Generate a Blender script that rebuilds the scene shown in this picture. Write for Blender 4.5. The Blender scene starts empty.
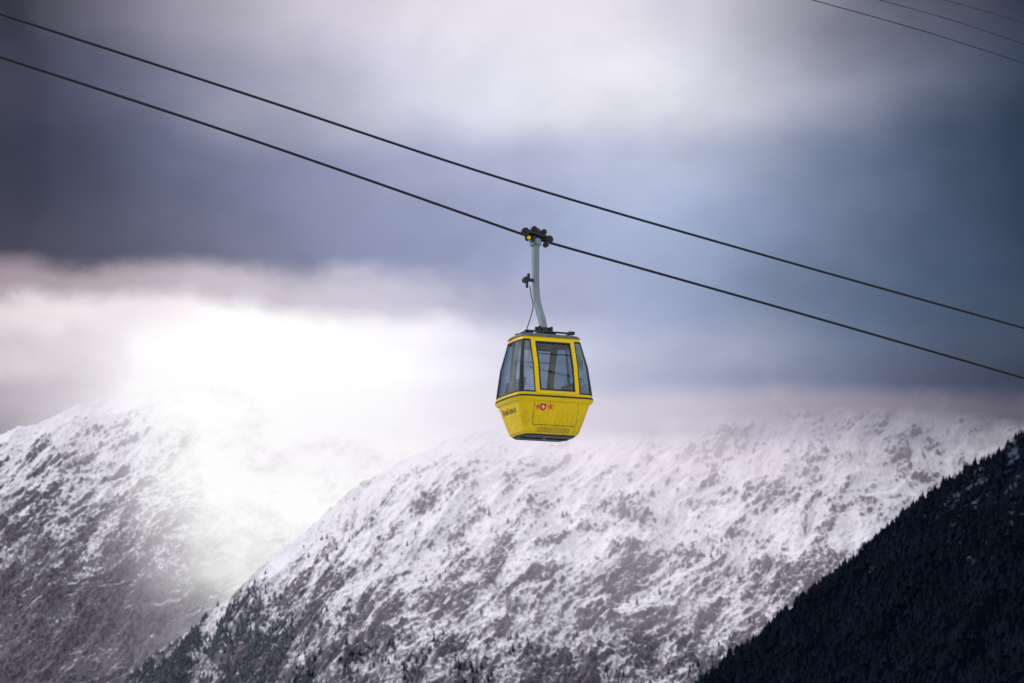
import bpy, math, random
import numpy as np
from mathutils import Vector, Matrix
random.seed(4); rng=np.random.default_rng(7)
scene=bpy.context.scene
COL=scene.collection
scene.view_settings.view_transform='Standard'
scene.view_settings.look='None'
scene.view_settings.exposure=0

# ------------------------------------------------------------ camera
PITCH=math.radians(10); F=2418.0; CAMZ=2.0
cam=bpy.data.cameras.new("camera"); cam.lens=85; cam.sensor_width=36
cam.clip_start=0.5; cam.clip_end=60000
cam.dof.use_dof=True; cam.dof.focus_distance=53; cam.dof.aperture_fstop=2.2
co=bpy.data.objects.new("camera",cam); COL.objects.link(co)
co.location=(0,0,CAMZ); co.rotation_euler=(math.pi/2+PITCH,0,0)
scene.camera=co
def ray(px,py):
    u=(px-512)/F; v=(341.5-py)/F
    return Vector((u, math.cos(PITCH)-v*math.sin(PITCH), math.sin(PITCH)+v*math.cos(PITCH)))
def W(px,py,D):               # image pixel cast through the camera to world depth D
    d=ray(px,py); t=D/d.y
    return Vector((d.x*t,D,d.z*t+CAMZ))
def Wplane(px,py,P,th):       # image pixel cast onto a vertical plane through P with heading th
    d=ray(px,py); n=Vector((-math.sin(th),math.cos(th),0)); o=Vector((0,0,CAMZ))
    t=(P-o).dot(n)/d.dot(n); return o+d*t

def lin(c):
    out=[]
    for k in c:
        k=k/255.0
        out.append(k/12.92 if k<=0.04045 else ((k+0.055)/1.055)**2.4)
    return out

# ------------------------------------------------------------ node helper
class NT:
    def __init__(s,nt): s.nt=nt; s.n=nt.nodes; s.l=nt.links
    def new(s,t,**k):
        nd=s.n.new(t)
        for a,b in k.items(): setattr(nd,a,b)
        return nd
    def put(s,sock,v):
        if hasattr(v,'is_linked') or hasattr(v,'links'): s.l.new(v,sock)
        else: sock.default_value=v
    def math(s,op,a,b=0.0,c=0.0,clamp=False):
        nd=s.new('ShaderNodeMath',operation=op,use_clamp=clamp)
        s.put(nd.inputs[0],a); s.put(nd.inputs[1],b); s.put(nd.inputs[2],c); return nd.outputs[0]
    def mrange(s,v,a,b,c=0.0,d=1.0,smooth=True):
        nd=s.new('ShaderNodeMapRange'); nd.interpolation_type='SMOOTHSTEP' if smooth else 'LINEAR'
        s.put(nd.inputs[0],v)
        for i,x in zip((1,2,3,4),(a,b,c,d)): s.put(nd.inputs[i],x)
        return nd.outputs[0]
    def mix(s,f,a,b,blend='MIX'):
        nd=s.new('ShaderNodeMix',data_type='RGBA',blend_type=blend)
        s.put(nd.inputs[0],f); s.put(nd.inputs[6],a); s.put(nd.inputs[7],b); return nd.outputs[2]
    def mixf(s,f,a,b):
        nd=s.new('ShaderNodeMix',data_type='FLOAT')
        s.put(nd.inputs[0],f); s.put(nd.inputs[2],a); s.put(nd.inputs[3],b); return nd.outputs[0]
    def noise(s,vec,scale,detail=4,rough=0.5,dist=0.0):
        nd=s.new('ShaderNodeTexNoise'); s.put(nd.inputs['Vector'],vec)
        nd.inputs['Scale'].default_value=scale; nd.inputs['Detail'].default_value=detail
        nd.inputs['Roughness'].default_value=rough; nd.inputs['Distortion'].default_value=dist
        return nd.outputs[0]
    def mapping(s,vec,scale=(1,1,1),rot=(0,0,0),loc=(0,0,0)):
        nd=s.new('ShaderNodeMapping'); s.put(nd.inputs[0],vec)
        nd.inputs['Location'].default_value=loc; nd.inputs['Rotation'].default_value=rot; nd.inputs['Scale'].default_value=scale
        return nd.outputs[0]
    def ramp(s,f,stops,interp='B_SPLINE'):
        nd=s.new('ShaderNodeValToRGB'); cr=nd.color_ramp; cr.interpolation=interp
        while len(cr.elements)<len(stops): cr.elements.new(0.5)
        for e,(p,c) in zip(cr.elements,stops): e.position=p; e.color=c
        s.put(nd.inputs[0],f); return nd
    def comb(s,x,y,z):
        nd=s.new('ShaderNodeCombineXYZ'); s.put(nd.inputs[0],x); s.put(nd.inputs[1],y); s.put(nd.inputs[2],z); return nd.outputs[0]

def table(g,U,V,ups,rows):
    prevc=preva=None
    for i,(v,cs) in enumerate(rows):
        r=g.ramp(U,[(p,c) for p,c in zip(ups,cs)])
        if prevc is None: prevc,preva=r.outputs[0],r.outputs[1]
        else:
            f=g.mrange(V,rows[i-1][0],v)
            prevc=g.mix(f,prevc,r.outputs[0]); preva=g.mixf(f,preva,r.outputs[1])
    return prevc,preva

# ------------------------------------------------------------ world
world=bpy.data.worlds.new("World"); scene.world=world; world.use_nodes=True
g=NT(world.node_tree); g.n.clear()
out=g.new('ShaderNodeOutputWorld'); bg=g.new('ShaderNodeBackground'); g.l.new(bg.outputs[0],out.inputs[0])
tc=g.new('ShaderNodeTexCoord'); D=tc.outputs['Generated']
sx=g.new('ShaderNodeSeparateXYZ'); g.l.new(D,sx.inputs[0])
az=g.math('ARCTAN2',sx.outputs[0],sx.outputs[1]); el=g.math('ARCSINE',sx.outputs[2])
st=g.mapping(D,scale=(1,1,1.5),rot=(0,math.radians(12),0))
w1=g.math('SUBTRACT',g.noise(st,7.0,4,0.5),0.5); w2=g.math('SUBTRACT',g.noise(g.mapping(st,loc=(7,3,1)),10.0,5,0.54),0.5)
U=g.math('ADD',g.math('MULTIPLY_ADD',az,1/0.46,0.5),g.math('MULTIPLY',w1,0.22))
V=g.math('ADD',el,g.math('MULTIPLY',w2,0.050))
def pos(px): return math.atan((px-512)/F)/0.46+0.5
def elv(py): return PITCH+math.atan((341.5-py)/F)
pxs=[0,150,300,450,600,750,900,1024]
sky_rows=[
 (440,[(120,112,126),(245,238,245),(262,262,262),(235,230,240),(192,193,212),(168,172,192),(108,114,132),(66,70,86)]),
 (405,[(160,150,160),(232,225,231),(284,282,284),(250,246,254),(186,190,212),(150,160,187),(92,102,125),(54,64,82)]),
 (358,[(236,228,232),(244,238,242),(288,288,288),(240,236,248),(180,186,212),(148,158,188),(88,99,124),(50,60,80)]),
 (322,[(224,212,216),(250,242,246),(272,267,270),(220,216,234),(170,179,210),(138,152,183),(80,94,119),(44,57,78)]),
 (290,[(150,134,142),(196,184,192),(206,198,208),(182,182,208),(166,175,206),(140,154,185),(77,91,118),(40,54,76)]),
 (252,[(58,55,70),(92,92,114),(124,127,154),(146,154,188),(168,179,210),(144,158,190),(79,93,120),(40,54,76)]),
 (170,[(46,47,64),(82,86,110),(122,128,156),(164,171,202),(192,199,223),(168,177,204),(84,97,124),(38,51,73)]),
 (95,[(58,56,74),(104,106,130),(164,163,184),(214,212,227),(238,237,246),(208,208,223),(104,112,135),(42,52,73)]),
 (5,[(38,36,48),(128,124,142),(198,193,209),(222,216,228),(228,223,234),(192,190,204),(92,95,114),(26,32,47)]),
 (-260,[(60,58,75)]*3+[(120,120,138)]*3+[(80,80,95)]*2)]
rows=[(elv(py),[tuple(lin(c))+(1,) for c in cs]) for py,cs in sky_rows]
colr,_=table(g,U,V,[pos(p) for p in pxs],rows)
cl=g.noise(g.mapping(D,scale=(1,1,1.5),rot=(0,math.radians(16),0),loc=(2,0,0)),12,6,0.54,0.35)
m=g.mrange(cl,0.25,0.75,0.84,1.16,False)
colr=g.mix(1.0,colr,g.comb(m,m,m),'MULTIPLY')
dome=g.mix(g.mrange(cl,0.3,0.7),(0.60,0.64,0.72,1),(1.02,1.03,1.08,1))
front=g.math('MULTIPLY',g.mrange(sx.outputs[1],0.55,0.9),g.mrange(el,0.42,0.7,1,0))
colr=g.mix(front,dome,colr)
below=g.mrange(sx.outputs[2],-0.12,0.0)
colr=g.mix(below,(0.35,0.35,0.38,1),colr)
sky=g.new('ShaderNodeTexSky'); sky.sky_type='NISHITA'; sky.sun_disc=False
sky.sun_elevation=math.radians(34); sky.sun_rotation=math.radians(-62)
skm=g.mix(1.0,sky.outputs[0],(0.004,0.004,0.004,1),'MULTIPLY')
colr=g.mix(1.0,colr,skm,'ADD')
g.l.new(colr,bg.inputs[0]); bg.inputs[1].default_value=1.0

sun=bpy.data.lights.new("sun","SUN"); sun.energy=1.5; sun.angle=math.radians(10); sun.color=(1,0.95,0.92)
so=bpy.data.objects.new("sun",sun); COL.objects.link(so)
a=math.radians(-62); e=math.radians(34)
sd=Vector((math.sin(a)*math.cos(e),math.cos(a)*math.cos(e),math.sin(e)))
so.rotation_euler=sd.to_track_quat('Z','Y').to_euler(); so.location=(-20,20,60)

# ------------------------------------------------------------ materials
def mat(name):
    m=bpy.data.materials.new(name); m.use_nodes=True; g=NT(m.node_tree); g.n.clear()
    o=g.new('ShaderNodeOutputMaterial'); return m,g,o
def simple(name,c,rough=0.5,metal=0.0,var=0.12,scale=6,bump=0.0,coat=0.0,spec=0.5):
    m,g,o=mat(name); p=g.new('ShaderNodeBsdfPrincipled'); g.l.new(p.outputs[0],o.inputs[0])
    t=g.new('ShaderNodeTexCoord').outputs['Object']; n=g.noise(t,scale,5,0.6)
    c1=tuple(x*(1-var) for x in c)+(1,); c2=tuple(min(1,x*(1+var)) for x in c)+(1,)
    g.l.new(g.mix(g.mrange(n,0.3,0.7),c1,c2),p.inputs['Base Color'])
    g.l.new(g.mrange(n,0.3,0.7,rough*0.85,min(1,rough*1.2)),p.inputs['Roughness'])
    p.inputs['Metallic'].default_value=metal; p.inputs['Coat Weight'].default_value=coat
    p.inputs['Specular IOR Level'].default_value=spec
    if bump:
        b=g.new('ShaderNodeBump'); b.inputs['Strength'].default_value=bump; b.inputs['Distance'].default_value=0.01
        g.l.new(g.noise(t,scale*8,3),b.inputs['Height']); g.l.new(b.outputs[0],p.inputs['Normal'])
    return m
def paint(name,c,dirt):
    m,g,o=mat(name); p=g.new('ShaderNodeBsdfPrincipled'); g.l.new(p.outputs[0],o.inputs[0])
    t=g.new('ShaderNodeTexCoord').outputs['Object']
    s=g.noise(g.mapping(t,scale=(9,9,1.2)),3,5,0.65); n=g.noise(t,2.2,4,0.6)
    sep=g.new('ShaderNodeSeparateXYZ'); g.l.new(t,sep.inputs[0])
    low=g.mrange(sep.outputs[2],0.0,0.75,0.6,0.10)
    d=g.math('MULTIPLY',g.mrange(g.math('MULTIPLY',s,g.math('ADD',n,0.5)),0.38,0.75),low)
    g.l.new(g.mix(d,tuple(c)+(1,),tuple(dirt)+(1,)),p.inputs['Base Color'])
    g.l.new(g.mrange(d,0,0.5,0.32,0.6),p.inputs['Roughness']); p.inputs['Coat Weight'].default_value=0.12
    p.inputs['Specular IOR Level'].default_value=0.25
    return m
YEL=paint("yellow_paint",(0.90,0.63,0.0),(0.32,0.2,0.015))
YEL2=simple("dark_step_paint",(0.50,0.36,0.004),0.6)  # darker yellow than the cabin body
RUB=simple("black_rubber",(0.010,0.011,0.013),0.6)
STEEL=simple("galvanised_steel",(0.20,0.245,0.27),0.5,0.3,0.12,3,0.1)
DARK=simple("dark_steel",(0.03,0.034,0.038),0.45,0.5,0.3)
CABLE=simple("cable_steel",(0.010,0.011,0.016),0.6,0.3,0.3,30)
INT=simple("interior_grey",(0.10,0.105,0.11),0.7)
ALU=simple("aluminium_roof",(0.10,0.12,0.13),0.45,0.5,0.2)
RED=simple("red_mark",(0.62,0.015,0.012),0.4)
WHITE=simple("white_mark",(0.8,0.8,0.8),0.4)
ORANGE=simple("orange_mark",(0.72,0.13,0.006),0.4)
INK=simple("dark_lettering",(0.05,0.035,0.01),0.5)
def glass(name,tint,base):
    m,g,o=mat(name); tr=g.new('ShaderNodeBsdfTransparent'); tr.inputs[0].default_value=tuple(tint)+(1,)
    gl=g.new('ShaderNodeBsdfGlossy'); gl.inputs['Roughness'].default_value=0.04
    gl.inputs[0].default_value=(0.80,0.92,1,1)
    lw=g.new('ShaderNodeLayerWeight'); lw.inputs[0].default_value=0.25
    t=g.new('ShaderNodeTexCoord').outputs['Object']
    f=g.math('ADD',g.math('MULTIPLY',lw.outputs[0],0.75),g.mrange(g.noise(t,3,4),0.3,0.7,base*0.7,base*1.3),clamp=True)
    mx=g.new('ShaderNodeMixShader'); g.l.new(f,mx.inputs[0]); g.l.new(tr.outputs[0],mx.inputs[1]); g.l.new(gl.outputs[0],mx.inputs[2])
    g.l.new(mx.outputs[0],o.inputs[0]); return m
GL_SIDE=glass("tinted_glass",(0.42,0.47,0.52),0.06)
GL_END=glass("windshield_glass",(0.36,0.44,0.52),0.14)

# ------------------------------------------------------------ mesh helpers
def obj(name,verts,faces,m,parent=None,smooth=False,mats=None):
    me=bpy.data.meshes.new(name); me.from_pydata([tuple(v) for v in verts],[],faces); me.validate(); me.update()
    for x in (mats or [m]): me.materials.append(x)
    if smooth: me.shade_smooth()
    o=bpy.data.objects.new(name,me); COL.objects.link(o)
    if parent: o.parent=parent
    return o
class MB:
    def __init__(s): s.v=[]; s.f=[]
    def add(s,v,f):
        b=len(s.v); s.v+= [tuple(x) for x in v]; s.f+=[tuple(i+b for i in q) for q in f]
    def box(s,c,d,R=None,bev=0.0):
        c=Vector(c); hx,hy,hz=[k/2 for k in d]; b=min(bev,hx*.9,hy*.9,hz*.9)
        R=R or Matrix.Identity(3)
        if b<=0:
            vs=[c+R@Vector((x*hx,y*hy,z*hz)) for z in(-1,1) for y in(-1,1) for x in(-1,1)]
            s.add(vs,[(0,2,3,1),(4,5,7,6),(0,1,5,4),(2,6,7,3),(0,4,6,2),(1,3,7,5)])
        else:
            L=[]
            for ix,iy,z in ((hx-b,hy-b,-hz),(hx,hy,-hz+b),(hx,hy,hz-b),(hx-b,hy-b,hz)):
                pts=[(-ix+b*.5,-iy),(ix-b*.5,-iy),(ix,-iy+b*.5),(ix,iy-b*.5),(ix-b*.5,iy),(-ix+b*.5,iy),(-ix,iy-b*.5),(-ix,-iy+b*.5)]
                L.append([c+R@Vector((p[0],p[1],z)) for p in pts])
            vs=[p for r in L for p in r]; fs=[]
            for k in range(3):
                for i in range(8):
                    j=(i+1)%8; fs.append((k*8+i,k*8+j,k*8+8+j,k*8+8+i))
            fs.append(tuple(reversed(range(8)))); fs.append(tuple(24+i for i in range(8)))
            s.add(vs,fs)
    def sweep(s,pts,ra,rb=None,n=10,up=Vector((0,1,0)),square=False):
        pts=[Vector(p) for p in pts]; N=len(pts)
        if not hasattr(ra,'__len__'): ra=[ra]*N
        rb=rb or ra
        if not hasattr(rb,'__len__'): rb=[rb]*N
        vs=[];fs=[]
        for i,p in enumerate(pts):
            t=(pts[min(i+1,N-1)]-pts[max(i-1,0)]).normalized()
            a=up.cross(t).normalized(); b=t.cross(a)
            for k in range(n):
                th=2*math.pi*(k+0.5)/n; c,sn=math.cos(th),math.sin(th)
                if square:
                    q=0.35; c=math.copysign(abs(c)**q,c); sn=math.copysign(abs(sn)**q,sn)
                vs.append(p+a*ra[i]*c+b*rb[i]*sn)
        for i in range(N-1):
            for k in range(n):
                k2=(k+1)%n; fs.append((i*n+k,i*n+k2,(i+1)*n+k2,(i+1)*n+k))
        fs.append(tuple(reversed(range(n)))); fs.append(tuple((N-1)*n+k for k in range(n)))
        s.add(vs,fs)
    def cyl(s,a,b,r,n=16): 
        a=Vector(a);b=Vector(b); t=(b-a).normalized()
        up=Vector((0,0,1)) if abs(t.z)<0.9 else Vector((0,1,0))
        s.sweep([a,b],r,n=n,up=up)
    def make(s,name,m,parent=None,smooth=False): return obj(name,s.v,s.f,m,parent,smooth)

# ------------------------------------------------------------ noise in numpy
PERM=rng.permutation(256); PERM=np.concatenate([PERM,PERM,PERM])
GA=rng.uniform(0,2*np.pi,256); GX=np.cos(GA); GY=np.sin(GA)
def perlin(x,y,seed=0):
    xi=np.floor(x).astype(int); yi=np.floor(y).astype(int); xf=x-xi; yf=y-yi
    u=xf**3*(xf*(xf*6-15)+10); v=yf**3*(yf*(yf*6-15)+10)
    def gr(ix,iy,dx,dy):
        h=PERM[(PERM[(ix+seed*17)&255]+iy+seed*31)&255]; return GX[h]*dx+GY[h]*dy
    n00=gr(xi,yi,xf,yf); n10=gr(xi+1,yi,xf-1,yf); n01=gr(xi,yi+1,xf,yf-1); n11=gr(xi+1,yi+1,xf-1,yf-1)
    return ((n00*(1-u)+n10*u)*(1-v)+(n01*(1-u)+n11*u)*v)*1.5
def fbm(x,y,o=5,seed=0,gain=.5,ridge=False):
    s=0;a=1;t=0
    for k in range(o):
        n=perlin(x*2**k,y*2**k,seed+k)
        if ridge: n=1-2*np.abs(n)
        s=s+a*n; t+=a; a*=gain
    return s/t
def sst(x,a,b):
    t=np.clip((x-a)/(b-a),0,1); return t*t*(3-2*t)

# ------------------------------------------------------------ terrain
def snow_rock(name,cover_lo,cover_hi,zlo,zhi,snowc=(0.88,0.85,0.90),rockc=(0.055,0.049,0.060),ang=30,fs=1.0):
    m,g,o=mat(name); p=g.new('ShaderNodeBsdfPrincipled'); g.l.new(p.outputs[0],o.inputs[0])
    t=g.new('ShaderNodeTexCoord').outputs['Object']
    at=g.new('ShaderNodeAttribute'); at.attribute_name="rock"
    sep=g.new('ShaderNodeSeparateXYZ'); g.l.new(t,sep.inputs[0])
    r=g.mapping(t,rot=(0,0,math.radians(ang)),scale=(1,0.36,0.5))
    n1=g.noise(r,0.23*fs,6,0.80,0.2)
    n2=g.noise(r,0.022*fs,5,0.65,0.4)
    alt=g.mrange(g.math('ADD',sep.outputs[2],g.math('MULTIPLY',g.math('SUBTRACT',n2,0.5),260)),zlo,zhi,cover_lo,cover_hi,False)
    v=g.math('ADD',g.math('MULTIPLY',at.outputs['Fac'],0.75),g.math('MULTIPLY',n1,1.45))
    v=g.math('ADD',v,g.math('MULTIPLY',n2,0.5))
    f=g.mrange(g.math('SUBTRACT',v,alt),-0.20,0.20)
    rc=g.mix(g.mrange(n1,0.4,0.6),tuple(rockc)+(1,),tuple(k*3.0 for k in rockc)+(1,))
    sc=g.mix(g.mrange(n2,0.35,0.65),tuple(snowc)+(1,),tuple(k*0.88 for k in snowc)+(1,))
    g.l.new(g.mix(f,sc,rc),p.inputs['Base Color']); p.inputs['Roughness'].default_value=0.85
    p.inputs['Specular IOR Level'].default_value=0.1
    return m
def terrain(name,x0,x1,nx,y0,y1,ny,func,m):
    X,Y=np.meshgrid(np.linspace(x0,x1,nx),np.linspace(y0,y1,ny))
    Z,R=func(X,Y)
    me=bpy.data.meshes.new(name); nv=nx*ny; me.vertices.add(nv)
    me.vertices.foreach_set("co",np.stack([X,Y,Z],-1).astype(np.float32).ravel())
    i=np.arange(nx-1)[None,:]+np.arange(ny-1)[:,None]*nx
    q=np.stack([i,i+1,i+1+nx,i+nx],-1).reshape(-1,4); nf=len(q)
    me.loops.add(nf*4); me.loops.foreach_set("vertex_index",q.astype(np.int32).ravel())
    me.polygons.add(nf); me.polygons.foreach_set("loop_start",(np.arange(nf)*4).astype(np.int32))
    me.polygons.foreach_set("loop_total",np.full(nf,4,dtype=np.int32))
    me.update(calc_edges=True); me.shade_smooth()
    at=me.attributes.new("rock","FLOAT","POINT"); at.data.foreach_set("value",R.astype(np.float32).ravel())
    me.materials.append(m)
    o=bpy.data.objects.new(name,me); COL.objects.link(o); o["kind"]="structure"
    def h(x,y):
        fx=(x-x0)/(x1-x0)*(nx-1); fy=(y-y0)/(y1-y0)*(ny-1)
        a=np.clip(fx.astype(int),0,nx-2); b=np.clip(fy.astype(int),0,ny-2); u=fx-a; v=fy-b
        return (Z[b,a]*(1-u)+Z[b,a+1]*u)*(1-v)+(Z[b+1,a]*(1-u)+Z[b+1,a+1]*u)*v
    return o,h
def profile(pts,D):
    w=[W(px,py,D) for px,py in pts]; return np.array([k.x for k in w]),np.array([k.z for k in w])
def mountain(pts,D,slope,back,th,seed,amp,dmin=0.3,sm=25):
    PX,PZ=profile(pts,D)
    c,s=math.cos(th),math.sin(th)
    def f(X,Y):
        Yw=Y+40*fbm(X/160,Y/400,4,seed+40)
        zr=sum(np.interp(X+o,PX,PZ) for o in(-sm,0,sm))/3
        d=D-Yw
        Z=zr-np.where(d>0,slope*d,-back*d)
        damp=np.clip(np.abs(d)/110,dmin,1)
        A=(X*c+Y*s); B=(-X*s+Y*c)
        wp=0.6*fbm(X/170,Y/170,3,seed+9)
        ribs=fbm(A/120+wp,B/420,5,seed,0.52,True)
        gul=fbm(A/42+2*wp,B/210,5,seed+60,0.58,True)
        big=fbm(A/75+wp,B/170,3,seed+75,0.5)
        patch=sst(fbm(A/34+wp,B/80,5,seed+70,0.70)+0.3*big,-0.04,0.38)     # outcrop zones
        crag=fbm(A/20,B/34,6,seed+20,0.68,True)
        fine=fbm(X/6,Y/8,3,seed+30,0.6)
        ledge=fbm(X/60+wp,Z/12,5,seed+50,0.6,True)
        Z=Z+amp*damp*(20*ribs+9*gul+(2.8+6.5*patch)*crag+(0.9+1.4*patch)*fine+(4.0*patch)*ledge)
        dzx=np.gradient(Z,axis=1)/np.gradient(X,axis=1); dzy=np.gradient(Z,axis=0)/np.gradient(Y,axis=0)
        st=np.sqrt(dzx**2+dzy**2)
        R=np.clip(0.36+0.42*(st-slope),0,1.3)*0.9+0.27*patch-0.13*gul+0.06*crag
        return Z,R
    return f
mB=snow_rock("snowy_rock_slope",1.15,1.55,60,330)
mA=snow_rock("snowy_rock_face",1.03,1.62,230,640,fs=0.8)
mC,g,o=mat("dark_forest_floor"); p=g.new('ShaderNodeBsdfPrincipled'); g.l.new(p.outputs[0],o.inputs[0])
t=g.new('ShaderNodeTexCoord').outputs['Object']; sep=g.new('ShaderNodeSeparateXYZ'); g.l.new(t,sep.inputs[0])
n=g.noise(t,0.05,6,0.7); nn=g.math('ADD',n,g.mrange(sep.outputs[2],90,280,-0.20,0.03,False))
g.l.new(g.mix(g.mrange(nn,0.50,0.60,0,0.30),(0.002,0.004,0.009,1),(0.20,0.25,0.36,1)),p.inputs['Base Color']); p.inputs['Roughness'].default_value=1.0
p.inputs['Specular IOR Level'].default_value=0.0
fB=mountain([(-500,1000),(-150,860),(60,740),(125,688),(150,662),(180,640),(212,612),(240,594),(262,565),(295,543),(330,512),(352,490),(380,476),(402,460),(430,449),(455,438),(480,434),(520,428),(560,430),(600,422),(640,418),(680,408),(720,402),(780,393),(850,386),(900,387),(940,387),(1024,394),(1200,390),(1500,420)],3200,0.60,0.9,math.radians(-30),3,1.0,0.25,12)
central,hB=terrain("mountain_slope",-1000,1000,1250,2300,3400,700,fB,mB)
central["label"]="snow covered rocky mountain slope with scattered dark trees"
fA=mountain([(-900,640),(-400,540),(-100,470),(0,438),(40,424),(70,410),(110,400),(150,394),(178,387),(200,384),(230,388),(280,400),(350,420),(450,450),(600,500),(900,600),(1500,700)],4400,0.72,0.9,math.radians(-30),11,1.3,0.3,20)
left,hA=terrain("mountain_face",-1700,500,1000,3450,4600,500,fA,mA)
left["label"]="steep rocky mountain face dusted with snow under mist"
fC0=mountain([(400,900),(600,765),(690,698),(725,666),(760,642),(800,604),(850,569),(885,530),(930,500),(955,479),(980,470),(1024,440),(1150,360),(1400,300),(2200,250)],2100,0.55,0.8,math.radians(-30),23,0.8,0.4,12)
right,hC=terrain("forest_hillside",-150,1400,420,1400,2300,240,fC0,mC)
right["label"]="dark hillside beneath dense conifer forest"
mG,g,o=mat("valley_snow_and_grass"); p=g.new('ShaderNodeBsdfPrincipled'); g.l.new(p.outputs[0],o.inputs[0])
t=g.new('ShaderNodeTexCoord').outputs['Object']; n=g.noise(t,0.03,5,0.65)
g.l.new(g.mix(g.mrange(n,0.42,0.56),(0.06,0.07,0.03,1),(0.6,0.6,0.63,1)),p.inputs['Base Color']); p.inputs['Roughness'].default_value=0.9
N=60; vs=[(-9000+18000*i/N,-6000+18000*j/N,0.0) for j in range(N+1) for i in range(N+1)]
fs=[(j*(N+1)+i,j*(N+1)+i+1,(j+1)*(N+1)+i+1,(j+1)*(N+1)+i) for j in range(N) for i in range(N)]
gr=obj("ground",vs,fs,mG); gr["kind"]="structure"; gr["label"]="valley floor of patchy snow and grass"

# ------------------------------------------------------------ conifers
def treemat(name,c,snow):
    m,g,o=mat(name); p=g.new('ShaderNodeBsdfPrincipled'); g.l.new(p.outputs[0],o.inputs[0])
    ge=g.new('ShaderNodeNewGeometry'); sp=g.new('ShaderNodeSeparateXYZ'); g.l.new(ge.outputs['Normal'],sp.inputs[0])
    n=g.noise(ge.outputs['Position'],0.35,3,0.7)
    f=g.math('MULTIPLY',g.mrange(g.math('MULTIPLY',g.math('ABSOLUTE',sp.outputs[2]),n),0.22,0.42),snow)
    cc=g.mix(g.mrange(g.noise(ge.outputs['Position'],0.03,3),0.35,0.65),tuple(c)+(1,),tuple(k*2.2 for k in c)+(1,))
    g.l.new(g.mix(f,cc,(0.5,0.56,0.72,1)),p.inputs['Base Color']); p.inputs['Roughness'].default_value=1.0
    p.inputs['Specular IOR Level'].default_value=0.0
    return m
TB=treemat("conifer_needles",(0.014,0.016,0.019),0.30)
TC=treemat("dark_conifer_needles",(0.0020,0.0042,0.0100),0.018)  # hillside trees: darker, bluer base colour than the slope trees
def conifer(seed):
    r=random.Random(seed); V=[];Fc=[]
    def add(v,f):
        b=len(V); V.extend(v); Fc.extend([tuple(i+b for i in q) for q in f])
    add([(0.022*math.cos(k*2.094),0.022*math.sin(k*2.094),0) for k in range(3)]+[(0,0,0.95)],[(0,1,3),(1,2,3),(2,0,3)])
    T=6
    for t in range(T):
        z0=0.10+0.80*t/T; R=(0.20+0.03*r.random())*(1-t/(T+0.6)); h=0.30*(1-0.4*t/T); n=10
        ph=r.random()*6; ring=[]
        for k in range(n):
            a=ph+2*math.pi*k/n; q=R*(1.0+0.25*r.random() if k%2==0 else 0.42+0.2*r.random())
            ring.append((q*math.cos(a),q*math.sin(a),z0-(0.05 if k%2==0 else -0.02)+0.02*r.random()))
        top=min(1.0,z0+h)
        add(ring+[(0,0,top)],[(k,(k+1)%n,n) for k in range(n)])
    return np.array(V),Fc
CON=[conifer(i) for i in range(5)]
def merged(name,P,H,WD,m):
    vs=[];loops=[];off=0;lc=0
    rot=rng.uniform(0,6.28,len(P))
    kinds=rng.integers(0,5,len(P))
    LA=[np.array(c[1]).ravel() for c in CON]
    for p,h,w,a,k in zip(P,H,WD,rot,kinds):
        V,Fc=CON[k]; c,s=math.cos(a),math.sin(a)
        v=np.stack([(V[:,0]*c-V[:,1]*s)*h*w,(V[:,0]*s+V[:,1]*c)*h*w,V[:,2]*h],-1)+p; vs.append(v)
        loops.append(LA[k]+off); off+=len(V); lc+=len(Fc)
    co_=np.concatenate(vs).astype(np.float32); lo=np.concatenate(loops).astype(np.int32)
    me=bpy.data.meshes.new(name); me.vertices.add(len(co_)); me.vertices.foreach_set("co",co_.ravel())
    me.loops.add(len(lo)); me.loops.foreach_set("vertex_index",lo)
    me.polygons.add(lc); me.polygons.foreach_set("loop_start",(np.arange(lc)*3).astype(np.int32))
    me.polygons.foreach_set("loop_total",np.full(lc,3,dtype=np.int32)); me.update(calc_edges=True)
    me.materials.append(m); o=bpy.data.objects.new(name,me); COL.objects.link(o); return o
TM={}
def individual(P,H,WD,m,label,group):
    for p,h,w in zip(P,H,WD):
        k=random.randrange(5); key=(k,m.name)
        if key not in TM:
            V,Fc=CON[k]; me=bpy.data.meshes.new("pine_tree"); me.from_pydata([tuple(v) for v in V],[],Fc); me.materials.append(m); TM[key]=me
        o=bpy.data.objects.new("pine_tree",TM[key]); COL.objects.link(o)
        o.location=tuple(float(q) for q in p); o.scale=(h*w,h*w,h); o.rotation_euler=(0,0,random.random()*6.28)
        o["label"]=label; o["category"]="tree"; o["group"]=group
n=19000; x=rng.uniform(60,560,n); y=rng.uniform(1560,2120,n); z=hC(x,y)
k=(z>20)&(fbm(x/45,y/80,4,70)>-0.40); x,y,z=x[k],y[k],z[k]
H=rng.uniform(4.5,9,len(x))*(1+0.6*fbm(x/40,y/40,2,71)); Wd=rng.uniform(1.2,1.9,len(x))
P=np.stack([x,y,z-0.8],-1)
crest=np.argsort(-(y+rng.uniform(0,15,len(y))+H)); ind=crest[:80]; rest=crest[80:]
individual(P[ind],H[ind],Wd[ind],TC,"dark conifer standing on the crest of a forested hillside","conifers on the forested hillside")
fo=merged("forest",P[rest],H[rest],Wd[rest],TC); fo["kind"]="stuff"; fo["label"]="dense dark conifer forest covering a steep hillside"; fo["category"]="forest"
n=130000; x=rng.uniform(-520,330,n); y=rng.uniform(2400,3200,n); z=hB(x,y)
elp=(z-2)/y; pxx=512+x/y*2455
lim=np.interp(pxx,[100,250,330,420,560,760],[0.080,0.076,0.066,0.060,0.055,0.052])
dens=np.clip((lim-elp)/0.022,0,1)
dens=dens*np.clip(np.interp(pxx,[120,300,420],[0.7,0.4,0.05])+2.2*fbm(x/34,y/90,4,80),0,1)*np.interp(pxx,[120,350,600],[0.8,0.45,0.12])
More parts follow.
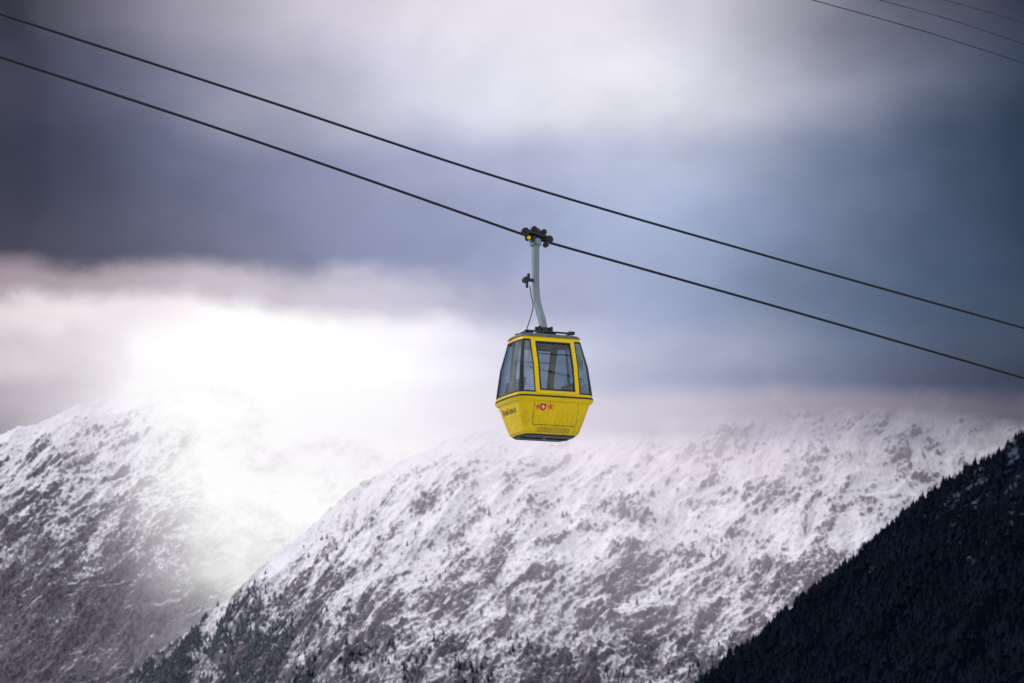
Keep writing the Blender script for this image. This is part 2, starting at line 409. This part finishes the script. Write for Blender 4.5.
dens=dens+0.012*(elp<0.105)*np.clip(3*fbm(x/25,y/50,3,85),0,1)
k=(rng.uniform(0,1,n)<dens)&(z>30)&(elp>0.028)&(pxx>80); x,y,z=x[k],y[k],z[k]
H=rng.uniform(4,10,len(x)); Wd=rng.uniform(0.9,1.5,len(x)); P=np.stack([x,y,z-0.5],-1)
order=np.argsort(-H/y); ind=order[:80]; rest=order[80:]
print("B trees",len(x))
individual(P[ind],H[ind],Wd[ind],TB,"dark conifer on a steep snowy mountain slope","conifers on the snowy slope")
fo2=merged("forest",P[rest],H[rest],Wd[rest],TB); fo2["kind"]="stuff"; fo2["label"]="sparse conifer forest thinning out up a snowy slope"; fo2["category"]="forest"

# ------------------------------------------------------------ mist sheets, glow and haze painted as emission
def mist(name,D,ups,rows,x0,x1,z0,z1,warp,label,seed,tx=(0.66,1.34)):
    m,g,o=mat(name+"_painted_glow")
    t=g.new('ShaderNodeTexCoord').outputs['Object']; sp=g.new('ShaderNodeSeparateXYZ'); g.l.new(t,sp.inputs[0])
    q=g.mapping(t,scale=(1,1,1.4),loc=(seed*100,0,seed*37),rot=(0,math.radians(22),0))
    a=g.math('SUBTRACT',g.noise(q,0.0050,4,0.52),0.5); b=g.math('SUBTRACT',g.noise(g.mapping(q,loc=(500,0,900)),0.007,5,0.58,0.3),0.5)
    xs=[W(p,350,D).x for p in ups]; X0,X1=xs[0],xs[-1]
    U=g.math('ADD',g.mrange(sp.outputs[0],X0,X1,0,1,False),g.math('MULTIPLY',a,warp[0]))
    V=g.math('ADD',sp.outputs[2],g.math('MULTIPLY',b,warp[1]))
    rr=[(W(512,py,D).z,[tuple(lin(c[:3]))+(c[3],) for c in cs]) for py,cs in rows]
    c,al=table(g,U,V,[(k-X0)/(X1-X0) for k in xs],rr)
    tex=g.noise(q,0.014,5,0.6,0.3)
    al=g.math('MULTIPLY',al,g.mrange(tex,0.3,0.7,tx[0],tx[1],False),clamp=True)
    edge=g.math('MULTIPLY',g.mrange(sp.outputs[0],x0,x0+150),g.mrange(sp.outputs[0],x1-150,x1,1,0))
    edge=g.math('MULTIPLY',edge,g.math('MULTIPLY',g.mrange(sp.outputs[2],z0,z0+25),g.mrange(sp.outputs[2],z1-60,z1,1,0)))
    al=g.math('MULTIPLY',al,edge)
    em=g.new('ShaderNodeEmission'); g.l.new(c,em.inputs[0]); tr=g.new('ShaderNodeBsdfTransparent')  # painted light
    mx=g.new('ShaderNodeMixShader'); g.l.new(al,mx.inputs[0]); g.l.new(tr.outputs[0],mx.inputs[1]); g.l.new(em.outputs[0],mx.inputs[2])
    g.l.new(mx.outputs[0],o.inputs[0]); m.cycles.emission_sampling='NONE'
    nx,nz=40,10; vs=[]
    for j in range(nz+1):
        for i in range(nx+1):
            x=x0+(x1-x0)*i/nx; z=z0+(z1-z0)*j/nz
            vs.append((x,D+12*math.sin(x/140.0+seed),z))
    fs=[(j*(nx+1)+i,j*(nx+1)+i+1,(j+1)*(nx+1)+i+1,(j+1)*(nx+1)+i) for j in range(nz) for i in range(nx)]
    ob=obj(name,vs,fs,m,smooth=True); ob["kind"]="structure"; ob["label"]=label
    return ob
def R(cols,al): return [tuple(c)+(a,) for c,a in zip(cols,al)]
w=(292,290,292); w2=(272,264,270)  # over-bright whites paint the sun glow into the mist
ups=[0,70,130,185,240,320,430,620]
cA=[(190,181,190),(212,205,213),(248,242,248),w,w,w,(250,246,255),(215,213,230)]
cA2=[(205,196,206),(218,210,220),(244,236,243),(258,250,256),w2,w2,(240,232,242),(220,214,230)]
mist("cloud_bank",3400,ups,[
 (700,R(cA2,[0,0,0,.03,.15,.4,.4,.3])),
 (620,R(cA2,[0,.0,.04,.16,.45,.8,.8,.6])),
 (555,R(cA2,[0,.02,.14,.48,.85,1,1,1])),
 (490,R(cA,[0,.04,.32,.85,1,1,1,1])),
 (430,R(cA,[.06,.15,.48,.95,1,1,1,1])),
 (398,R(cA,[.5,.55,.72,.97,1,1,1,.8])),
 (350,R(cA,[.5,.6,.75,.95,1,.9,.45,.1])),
 (305,R(cA,[0,0,0,.0,.0,.0,0,0]))],-1150,500,120,700,(0.16,80),"bright white mist around a mountain top, glow painted as emission",1,(0.78,1.26))
ups=[290,400,500,600,700,800,900,1030]
cT=[(252,248,252),(232,230,242),(206,208,229),(184,189,213),(162,169,197),(130,139,166),(86,95,119),(50,58,77)]
cB=[(252,248,252),(242,238,246),(226,221,236),(214,210,225),(199,193,210),(170,164,182),(130,125,142),(84,82,97)]
cB2=[(242,232,242),(242,232,242),(240,230,240),(240,230,240),(234,222,233),(206,194,208),(148,138,152),(88,83,98)]  # veil haze colours; right end darkened to paint in the corner falloff
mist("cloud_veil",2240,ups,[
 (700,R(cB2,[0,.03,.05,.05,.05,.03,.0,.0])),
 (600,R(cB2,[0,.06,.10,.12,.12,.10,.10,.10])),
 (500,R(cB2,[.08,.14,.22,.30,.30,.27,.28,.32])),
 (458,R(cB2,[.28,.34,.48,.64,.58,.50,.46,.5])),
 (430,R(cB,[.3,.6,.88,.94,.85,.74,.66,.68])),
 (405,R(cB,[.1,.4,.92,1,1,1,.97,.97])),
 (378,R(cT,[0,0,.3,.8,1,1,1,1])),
 (325,R(cT,[0,0,0,0,0,0,0,0]))],-330,620,110,420,(0.12,34),"thin grey cloud veil over a snowy ridge, haze painted as emission",5,(0.9,1.2))

# ------------------------------------------------------------ gondola
TH=math.radians(22); DG=52.5
base=W(544,437,DG)
gon=bpy.data.objects.new("gondola_lift_cabin",None); COL.objects.link(gon); gon.empty_display_size=0.5
gon.location=base; gon.rotation_euler=(0,0,TH)
gon["label"]="yellow gondola cabin hanging from a steel cable by its arm"; gon["category"]="gondola"
LV=[(0.00,.61,.46,.14),(0.05,.66,.51,.15),(0.30,.74,.60,.17),(0.66,.845,.72,.20),(0.70,.86,.735,.20),(0.76,.895,.77,.21),(0.84,.895,.77,.21),(0.95,.885,.76,.21),
    (1.5,.825,.665,.17),(2.00,.72,.50,.11),(2.08,.70,.475,.10),(2.15,.68,.445,.09),(2.19,.645,.41,.09)]
DX=.515; WX=.415
zz=[l[0] for l in LV]
def dims(z): return tuple(float(np.interp(z,zz,[l[i] for l in LV])) for i in (1,2,3))
def dlim(z):
    lx,ly,r=dims(z); return min(DX,lx-r-0.004)
def wrap(z,side,off=0.0):
    lx,ly,r=dims(z); d=dlim(z); P=[]
    def add(x,y,nx,ny): P.append(Vector((side*(x+nx*off),y+ny*off,z)))
    for k in range(3): add(d+(lx-r-d)*k/3,-ly,0,-1)
    for k in range(7):
        a=-math.pi/2+math.pi/2*k/6; add(lx-r+r*math.cos(a),-ly+r+r*math.sin(a),math.cos(a),math.sin(a))
    for k in range(1,8): 
        yy=(-ly+r)+(2*(ly-r))*k/8; bul=0.03*(1-(yy/(ly-r))**2); add(lx+bul,yy,1,0)
    for k in range(7):
        a=math.pi/2*k/6; add(lx-r+r*math.cos(a),ly-r+r*math.sin(a),math.cos(a),math.sin(a))
    for k in range(1,4): add(lx-r+(d-(lx-r))*k/3,ly,0,1)
    return P
def grid(P,flip=False,closed=False):
    n=len(P[0]); v=[p for r in P for p in r]; f=[]
    for j in range(len(P)-1):
        for i in range(n if closed else n-1):
            k=(i+1)%n; q=(j*n+i,j*n+k,(j+1)*n+k,(j+1)*n+i); f.append(q[::-1] if flip else q)
    return v,f
def zl(a,b): return sorted(set([a,b]+[z for z in zz if a<z<b]+[a+(b-a)*k/6 for k in range(7)]))
def fullring(z,off=0.0):
    R1=wrap(z,1,off=off); L1=wrap(z,-1,off=off)
    return R1+L1[::-1]
def panel(mb,x0,x1,z0,z1,side=-1,off=0.0,th=0.0,n=4):
    P=[]
    for z in zl(z0,z1):
        lx,ly,r=dims(z); lim=lx-r-0.002
        P.append([Vector((max(-lim,min(lim,x0+(x1-x0)*k/n)),side*(ly+off),z)) for k in range(n+1)])
    v,f=grid(P,side>0); mb.add(v,f)
    if th:
        m=len(P)
        loop=[P[0][k] for k in range(n+1)]+[P[j][-1] for j in range(1,m)]+[P[-1][k] for k in range(n-1,-1,-1)]+[P[j][0] for j in range(m-2,0,-1)]
        inn=[Vector((p.x,p.y-side*th,p.z)) for p in loop]; q,ff=grid([loop,inn],side<0,True); mb.add(q,ff)
ZB=0.86; ZT=2.075
mb=MB()
v,f=grid([fullring(z) for z in zl(0,ZB)],closed=True); mb.add(v,f)
v,f=grid([fullring(z) for z in zl(ZT,2.19)],closed=True); mb.add(v,f)
for side in(-1,1):
    panel(mb,-DX,-WX-.03,ZB,ZT,side,0.0,0.03,2); panel(mb,WX+.03,DX,ZB,ZT,side,0.0,0.03,2)
inner=[fullring(ZB),fullring(ZB,-0.05)]; v,f=grid(inner,closed=True); mb.add(v,f)
inner=[fullring(ZT),fullring(ZT,-0.05)]; v,f=grid(inner,closed=True,flip=True); mb.add(v,f)
body=mb.make("body",YEL,gon)
mb=MB(); v,f=grid([fullring(.672,0.0),fullring(.69,.03),fullring(.755,.032),fullring(.768,0.0)],closed=True); mb.add(v,f); mb.make("hull_lip",YEL,gon)
mb=MB(); ringb=fullring(0.0,-0.003)
ringc=[Vector((p.x*0.93,p.y*0.93,-0.035)) for p in ringb]
v,f=grid([ringc,ringb],closed=True); mb.add(v,f); mb.add(ringc,[tuple(range(len(ringc)))])
for x_ in(-.3,.3): mb.box((x_,0,-0.045),(0.5,0.06,0.03),bev=0.008)
mb.make("underside",DARK,gon)
mb=MB(); mb.add([p for p in fullring(0.30,-0.03)],[tuple(range(len(ringb)))]); mb.make("floor",INT,gon)
mb=MB(); r0=fullring(2.15,0.03); r1=fullring(2.19,0.035); r2=[Vector((p.x*.90,p.y*.88,2.222)) for p in r1]; r3=[Vector((p.x*.5,p.y*.5,2.235)) for p in r1]
for p in r1: p.z=2.20
v,f=grid([r0,r1,r2,r3],closed=True); mb.add(v,f); mb.add(r3,[tuple(range(len(r3)))]); mb.add([Vector((p.x,p.y,2.15)) for p in r0],[tuple(reversed(range(len(r0))))])
roof=mb.make("roof",ALU,gon)
mb=MB()
for y_ in(-.28,.28):
    mb.sweep([(-.56,y_,2.29),(.58,y_,2.29)],0.022,n=8,up=Vector((0,0,1)))
    for x_ in(-.45,-.15,.15,.48): mb.box((x_,y_,2.25),(0.04,0.04,0.07))
for x_ in(-.5,.54): mb.sweep([(x_,-.30,2.29),(x_,.30,2.29)],0.022,n=8,up=Vector((0,0,1)))
mb.box((.57,-.2,2.31),(0.14,0.12,0.07),bev=0.01); mb.box((-.42,-.1,2.27),(0.18,0.2,0.06),bev=0.01)
mb.make("roof_rack",DARK,roof)
DP=DX-.008
def side_unit(side,nm):
    mb=MB(); o=0.010
    panel(mb,-DP,-WX,ZB-.0,ZT,side,o,0.03,2); panel(mb,WX,DP,ZB,ZT,side,o,0.03,2)
    panel(mb,-WX,WX,ZB-.02,ZB+.05,side,o+.001,0.03); panel(mb,-WX,WX,ZT-.04,ZT+.02,side,o+.001,0.03)
    d=mb.make(nm,YEL,gon)
    mb=MB(); a,b,c,e=-WX,WX,ZB+.05,ZT-.04; k=.034; oo=o+.006
    panel(mb,a,a+k,c,e,side,oo,0.02,1); panel(mb,b-k,b,c,e,side,oo,0.02,1)
    panel(mb,a+k,b-k,c,c+k,side,oo,0.02,2); panel(mb,a+k,b-k,e-k,e,side,oo,0.02,2)
    wf=mb.make("window_frame",RUB,d)
    mb=MB(); panel(mb,a+k,b-k,1.74,1.755,side,oo-.003,0.012,2); mb.make("window_bar",RUB,d)
    mb=MB(); panel(mb,a+k,b-k,c+k,e-k,side,-0.005,0,6); mb.make("window",GL_SIDE,d)
    return d
door=side_unit(-1,"door"); back=side_unit(1,"door")
for side,par in((-1,door),(1,back)):
    mb=MB(); panel(mb,-DP,DP,.19,.665,side,.008,.02); mb.make("lower_panel",YEL,par)
    mb=MB(); panel(mb,-DP-.008,-DP-.001,.19,.665,side,.004,0,1); panel(mb,DP+.001,DP+.008,.19,.665,side,.004,0,1)
    panel(mb,-DP,DP,.180,.189,side,.004,0,2)
    mb.make("door_seal",RUB,par)
    mb=MB(); panel(mb,-.38,.38,.03,.13,side,.014,.02); mb.make("step",YEL2,gon)
mb=MB(); v,f=grid([fullring(.772,0.0),fullring(.772,.016),fullring(.802,.016),fullring(.802,0.0)],closed=True); mb.add(v,f); mb.make("bumper_strip",RUB,gon)
for s in(-1,1):
    zs=zl(ZB,ZT); mb=MB(); v,f=grid([wrap(z,s,off=-0.008) for z in zs],s<0); mb.add(v,f)
    ws=mb.make("windshield",GL_END,gon,True)
    mb=MB()
    for rng_ in((5,8),(17,20)):
        v,f=grid([wrap(z,s,off=0.003)[rng_[0]:rng_[1]] for z in zs],s<0); mb.add(v,f)
    for i0 in (0,-1):
        P=[]
        for z in zs:
            aa=wrap(z,s,off=0.002)[i0]; P.append([aa,aa+Vector((s*0.022,0,0))])
        v,f=grid(P,s<0); mb.add(v,f)
    for za,zb in((ZB,ZB+.03),(ZT-.03,ZT)):
        v,f=grid([wrap(za,s,off=.004),wrap(zb,s,off=.004)],s<0); mb.add(v,f)
    mb.make("pillar",RUB,ws)
for s in(-1,1):
    mb=MB(); mb.box((s*.52,0,.66),(.36,1.0,.08),bev=.02); mb.box((s*.52,0,.47),(.30,.9,.30))
    R3=Matrix.Rotation(math.radians(-12*s),3,'Y'); mb.box((s*.70,0,.98),(.07,1.0,.50),R3,.02)
    mb.make("seat",INT,gon)
def on(x,z,off): 
    lx,ly,r=dims(z); return Vector((x,-(ly+off),z))
def decal(name,m,polys,off):
    mb=MB()
    for poly in polys: mb.add([on(x,z,off) for x,z in poly],[tuple(range(len(poly)))])
    return mb.make(name,m,gon)
bx,bz=-.31,.555; s_=.070
decal("badge",RED,[[(bx-s_,bz+s_),(bx-s_,bz-s_*.3),(bx-s_*.6,bz-s_*.85),(bx,bz-s_*1.15),(bx+s_*.6,bz-s_*.85),(bx+s_,bz-s_*.3),(bx+s_,bz+s_)]],.014)
cw,cr=.012,.040
decal("badge_cross",WHITE,[[(bx-cr,bz-cw),(bx-cw,bz-cw),(bx-cw,bz-cr),(bx+cw,bz-cr),(bx+cw,bz-cw),(bx+cr,bz-cw),(bx+cr,bz+cw),(bx+cw,bz+cw),(bx+cw,bz+cr),(bx-cw,bz+cr),(bx-cw,bz+cw),(bx-cr,bz+cw)]],.017)
def star(cx,cz,R0,n,ph):
    return [[(cx+(R0 if k%2==0 else R0*.34)*math.cos(ph+math.pi*k/n),cz+(R0 if k%2==0 else R0*.34)*math.sin(ph+math.pi*k/n)) for k in range(2*n)]]
decal("star_mark",ORANGE,star(bx+.17,bz+.01,.105,5,.5),.0118)
decal("star_mark",ORANGE,star(bx-.12,bz+.0,.085,5,.3),.0118)
mb=MB()
def onend(y,z,off):
    lx,ly,r=dims(z); bul=0.03*(1-(y/(ly-r))**2); return Vector((-(lx+bul+off),y,z))
def bar(y0,z0,y1,z1):
    mb.add([onend(y0,z0,.006),onend(y1,z0,.006),onend(y1,z1,.006),onend(y0,z1,.006)],[(0,1,2,3)])
yy=.38; zb=.45
for i in range(9):
    h=.13 if i in(0,4) else .10
    bar(yy,zb,yy-.016,zb+h)
    if i%3!=1: bar(yy-.047,zb,yy-.062,zb+.10)
    if i%2==0: bar(yy-.016,zb+h-.02,yy-.062,zb+h)
    else: bar(yy-.016,zb+.035,yy-.062,zb+.055)
    yy-=.084
mb.make("lettering",INK,gon)

def spl(P,n=5):
    o=[]
    for i in range(len(P)-1):
        p0=P[max(i-1,0)];p1=P[i];p2=P[i+1];p3=P[min(i+2,len(P)-1)]
        for k in range(n):
            t=k/n; o.append(0.5*((2*p1)+(p2-p0)*t+(2*p0-5*p1+4*p2-p3)*t*t+(3*p1-p0-3*p2+p3)*t**3))
    return o+[P[-1]]
# cables
M=Matrix.Translation(base)@Matrix.Rotation(TH,4,'Z'); Mi=M.inverted()
OY=.52; Pg=M@Vector((0,OY,4.6))
def cable_points(pts,plane): return [Wplane(px,py,plane,TH) for px,py in pts]
n_=Vector((-math.sin(TH),math.cos(TH),0))
cL=cable_points([(0,57),(260,142.5)],Pg); cR=cable_points([(790,310.5),(1024,378)],Pg)
gp=Wplane(534.5,238.5,Pg,TH)
def extend(a,b,d): return b+(b-a).normalized()*d
def cable(name,pts,r,label):
    mb=MB(); mb.sweep(pts,r,n=8,up=Vector((0,0,1))); o=mb.make(name,CABLE,None,True); o["label"]=label; o["category"]="cable"; return o
pts=[extend(cL[1],cL[0],60)]+spl([cL[0],cL[1],gp],8)[:-1]+[gp]+spl([gp,cR[0],cR[1]],8)[1:]+[extend(cR[0],cR[1],60)]
cable("haul_cable",pts,.029,"black steel haul cable carrying the yellow gondola")
Pu=Pg-n_*5.2
cu=cable_points([(0,14),(255,97),(510,181),(767,256),(1024,328)],Pu)
cable("haul_cable",[extend(cu[1],cu[0],60)]+spl(cu,8)+[extend(cu[-2],cu[-1],60)],.025,"bare black steel cable running parallel above the gondola")
for (p1,p2,p3),r in (((( 813,0),(920,30),(1024,63))),.020),(((880,0),(955,21),(1024,44)),.016),(((945,0),(985,11),(1024,23)),.014):
    Pf=Vector((30,110,0)); c=[Wplane(p[0],p[1],Pf,math.radians(30)) for p in (p1,p2,p3)]
    cable("overhead_cable",[extend(c[1],c[0],80)]+spl(c,6)+[extend(c[1],c[2],80)],r,"thin distant overhead cable against dark cloud")
dirc=(cR[0]-cL[1]).normalized(); dl=(Mi.to_3x3()@dirc).normalized(); gl=Mi@gp
Yv=Vector((0,1,0)); Zv=dl.cross(Yv).normalized(); Yv=Zv.cross(dl).normalized()
RG=Matrix((dl,Yv,Zv)).transposed()
GX_,GZ=gl.x,gl.z; ay=OY-.06
arm=[(0,.0,2.24),(0,.02,2.42),(0,.10,2.62),(0,.24,2.84),(0,.36,3.06),(0,ay-.03,3.30),(0,ay,3.55),(GX_*.3,ay,3.8),(GX_*.7,ay,4.1),(GX_,ay,GZ-.10),(GX_,ay,GZ-.02)]
PP=spl([Vector(a) for a in arm]); L=len(PP)
mb=MB(); mb.sweep(PP,[.072+.022*abs(2*i/L-1) for i in range(L)],[.066]*L,n=16,up=Vector((1,0,0)),square=True)
armo=mb.make("hanger_arm",STEEL,gon,False)
mb=MB(); mb.box((0,0,2.28),(.36,.36,.10),bev=.02); mb.cyl((0,0,2.33),(0,0,2.42),.13); mb.cyl((-.2,0,2.40),(.2,0,2.40),.045)
for x_ in(-.14,.14): mb.cyl((x_,-.1,2.26),(x_,-.1,2.44),.035)
mb.make("damper_mount",DARK,armo)
mb=MB(); by=ay
mb.box((-.12,by,3.58),(.22,.06,.07),bev=.01); mb.cyl((-.24,by-.07,3.58),(-.24,by+.07,3.58),.07); mb.box((-.17,by,3.66),(.06,.05,.14),bev=.01)
mb.box((-.21,by,3.47),(.05,.04,.14))
mb.make("bracket",DARK,armo)
mb=MB(); c=[Vector((-.14,by,3.44)),Vector((-.12,by-.04,3.2)),Vector((-.17,.2,2.95)),Vector((-.32,.0,2.62)),Vector((-.44,-.1,2.36)),Vector((-.42,-.12,2.28))]
mb.sweep(spl(c),.012,n=6,up=Vector((0.3,1,0))); mb.make("wire",RUB,armo)
def q(x,y,z): return gl+RG@Vector((x,y,z))
mb=MB()
mb.box(q(0,0,0),(.34,.12,.12),RG,.02); mb.box(q(0,-.08,.09),(.46,.12,.07),RG,.01)
mb.box(q(-.02,-.08,-.06),(.16,.16,.16),RG,.02)
mb.box(q(0,.02,.13),(.30,.05,.10),RG,.01)
mb.cyl(q(-.16,-.10,.15),q(.16,-.10,.15),.045); mb.box(q(.22,-.05,.05),(.10,.08,.16),RG,.01); mb.box(q(-.22,-.05,.06),(.10,.08,.12),RG,.01)
mb.box(q(.02,-.05,.20),(.08,.05,.08),RG,.01)
grip=mb.make("cable_grip",DARK,gon)
for x_,z_,r_ in((-.29,.05,.09),(.30,.04,.09),(-.10,.17,.065),(.14,.17,.065),(-.2,-.08,.06),(.25,-.10,.06)):
    mb=MB(); mb.cyl(q(x_,-.16,z_),q(x_,-.08,z_),r_,20); mb.cyl(q(x_,-.185,z_),q(x_,-.16,z_),r_*.4,10)
    mb.make("roller",RUB,grip)
mb=MB(); mb.cyl(q(-.2,-.20,-.08),q(-.2,-.165,-.08),.04,16); mb.make("yellow_cap",YEL,grip)
mb=MB(); mb.box((GX_,ay,GZ-.12),(.22,.18,.14),bev=.02); mb.cyl((GX_,ay-.15,GZ-.10),(GX_,ay+.12,GZ-.10),.07); mb.make("grip_yoke",STEEL,grip)
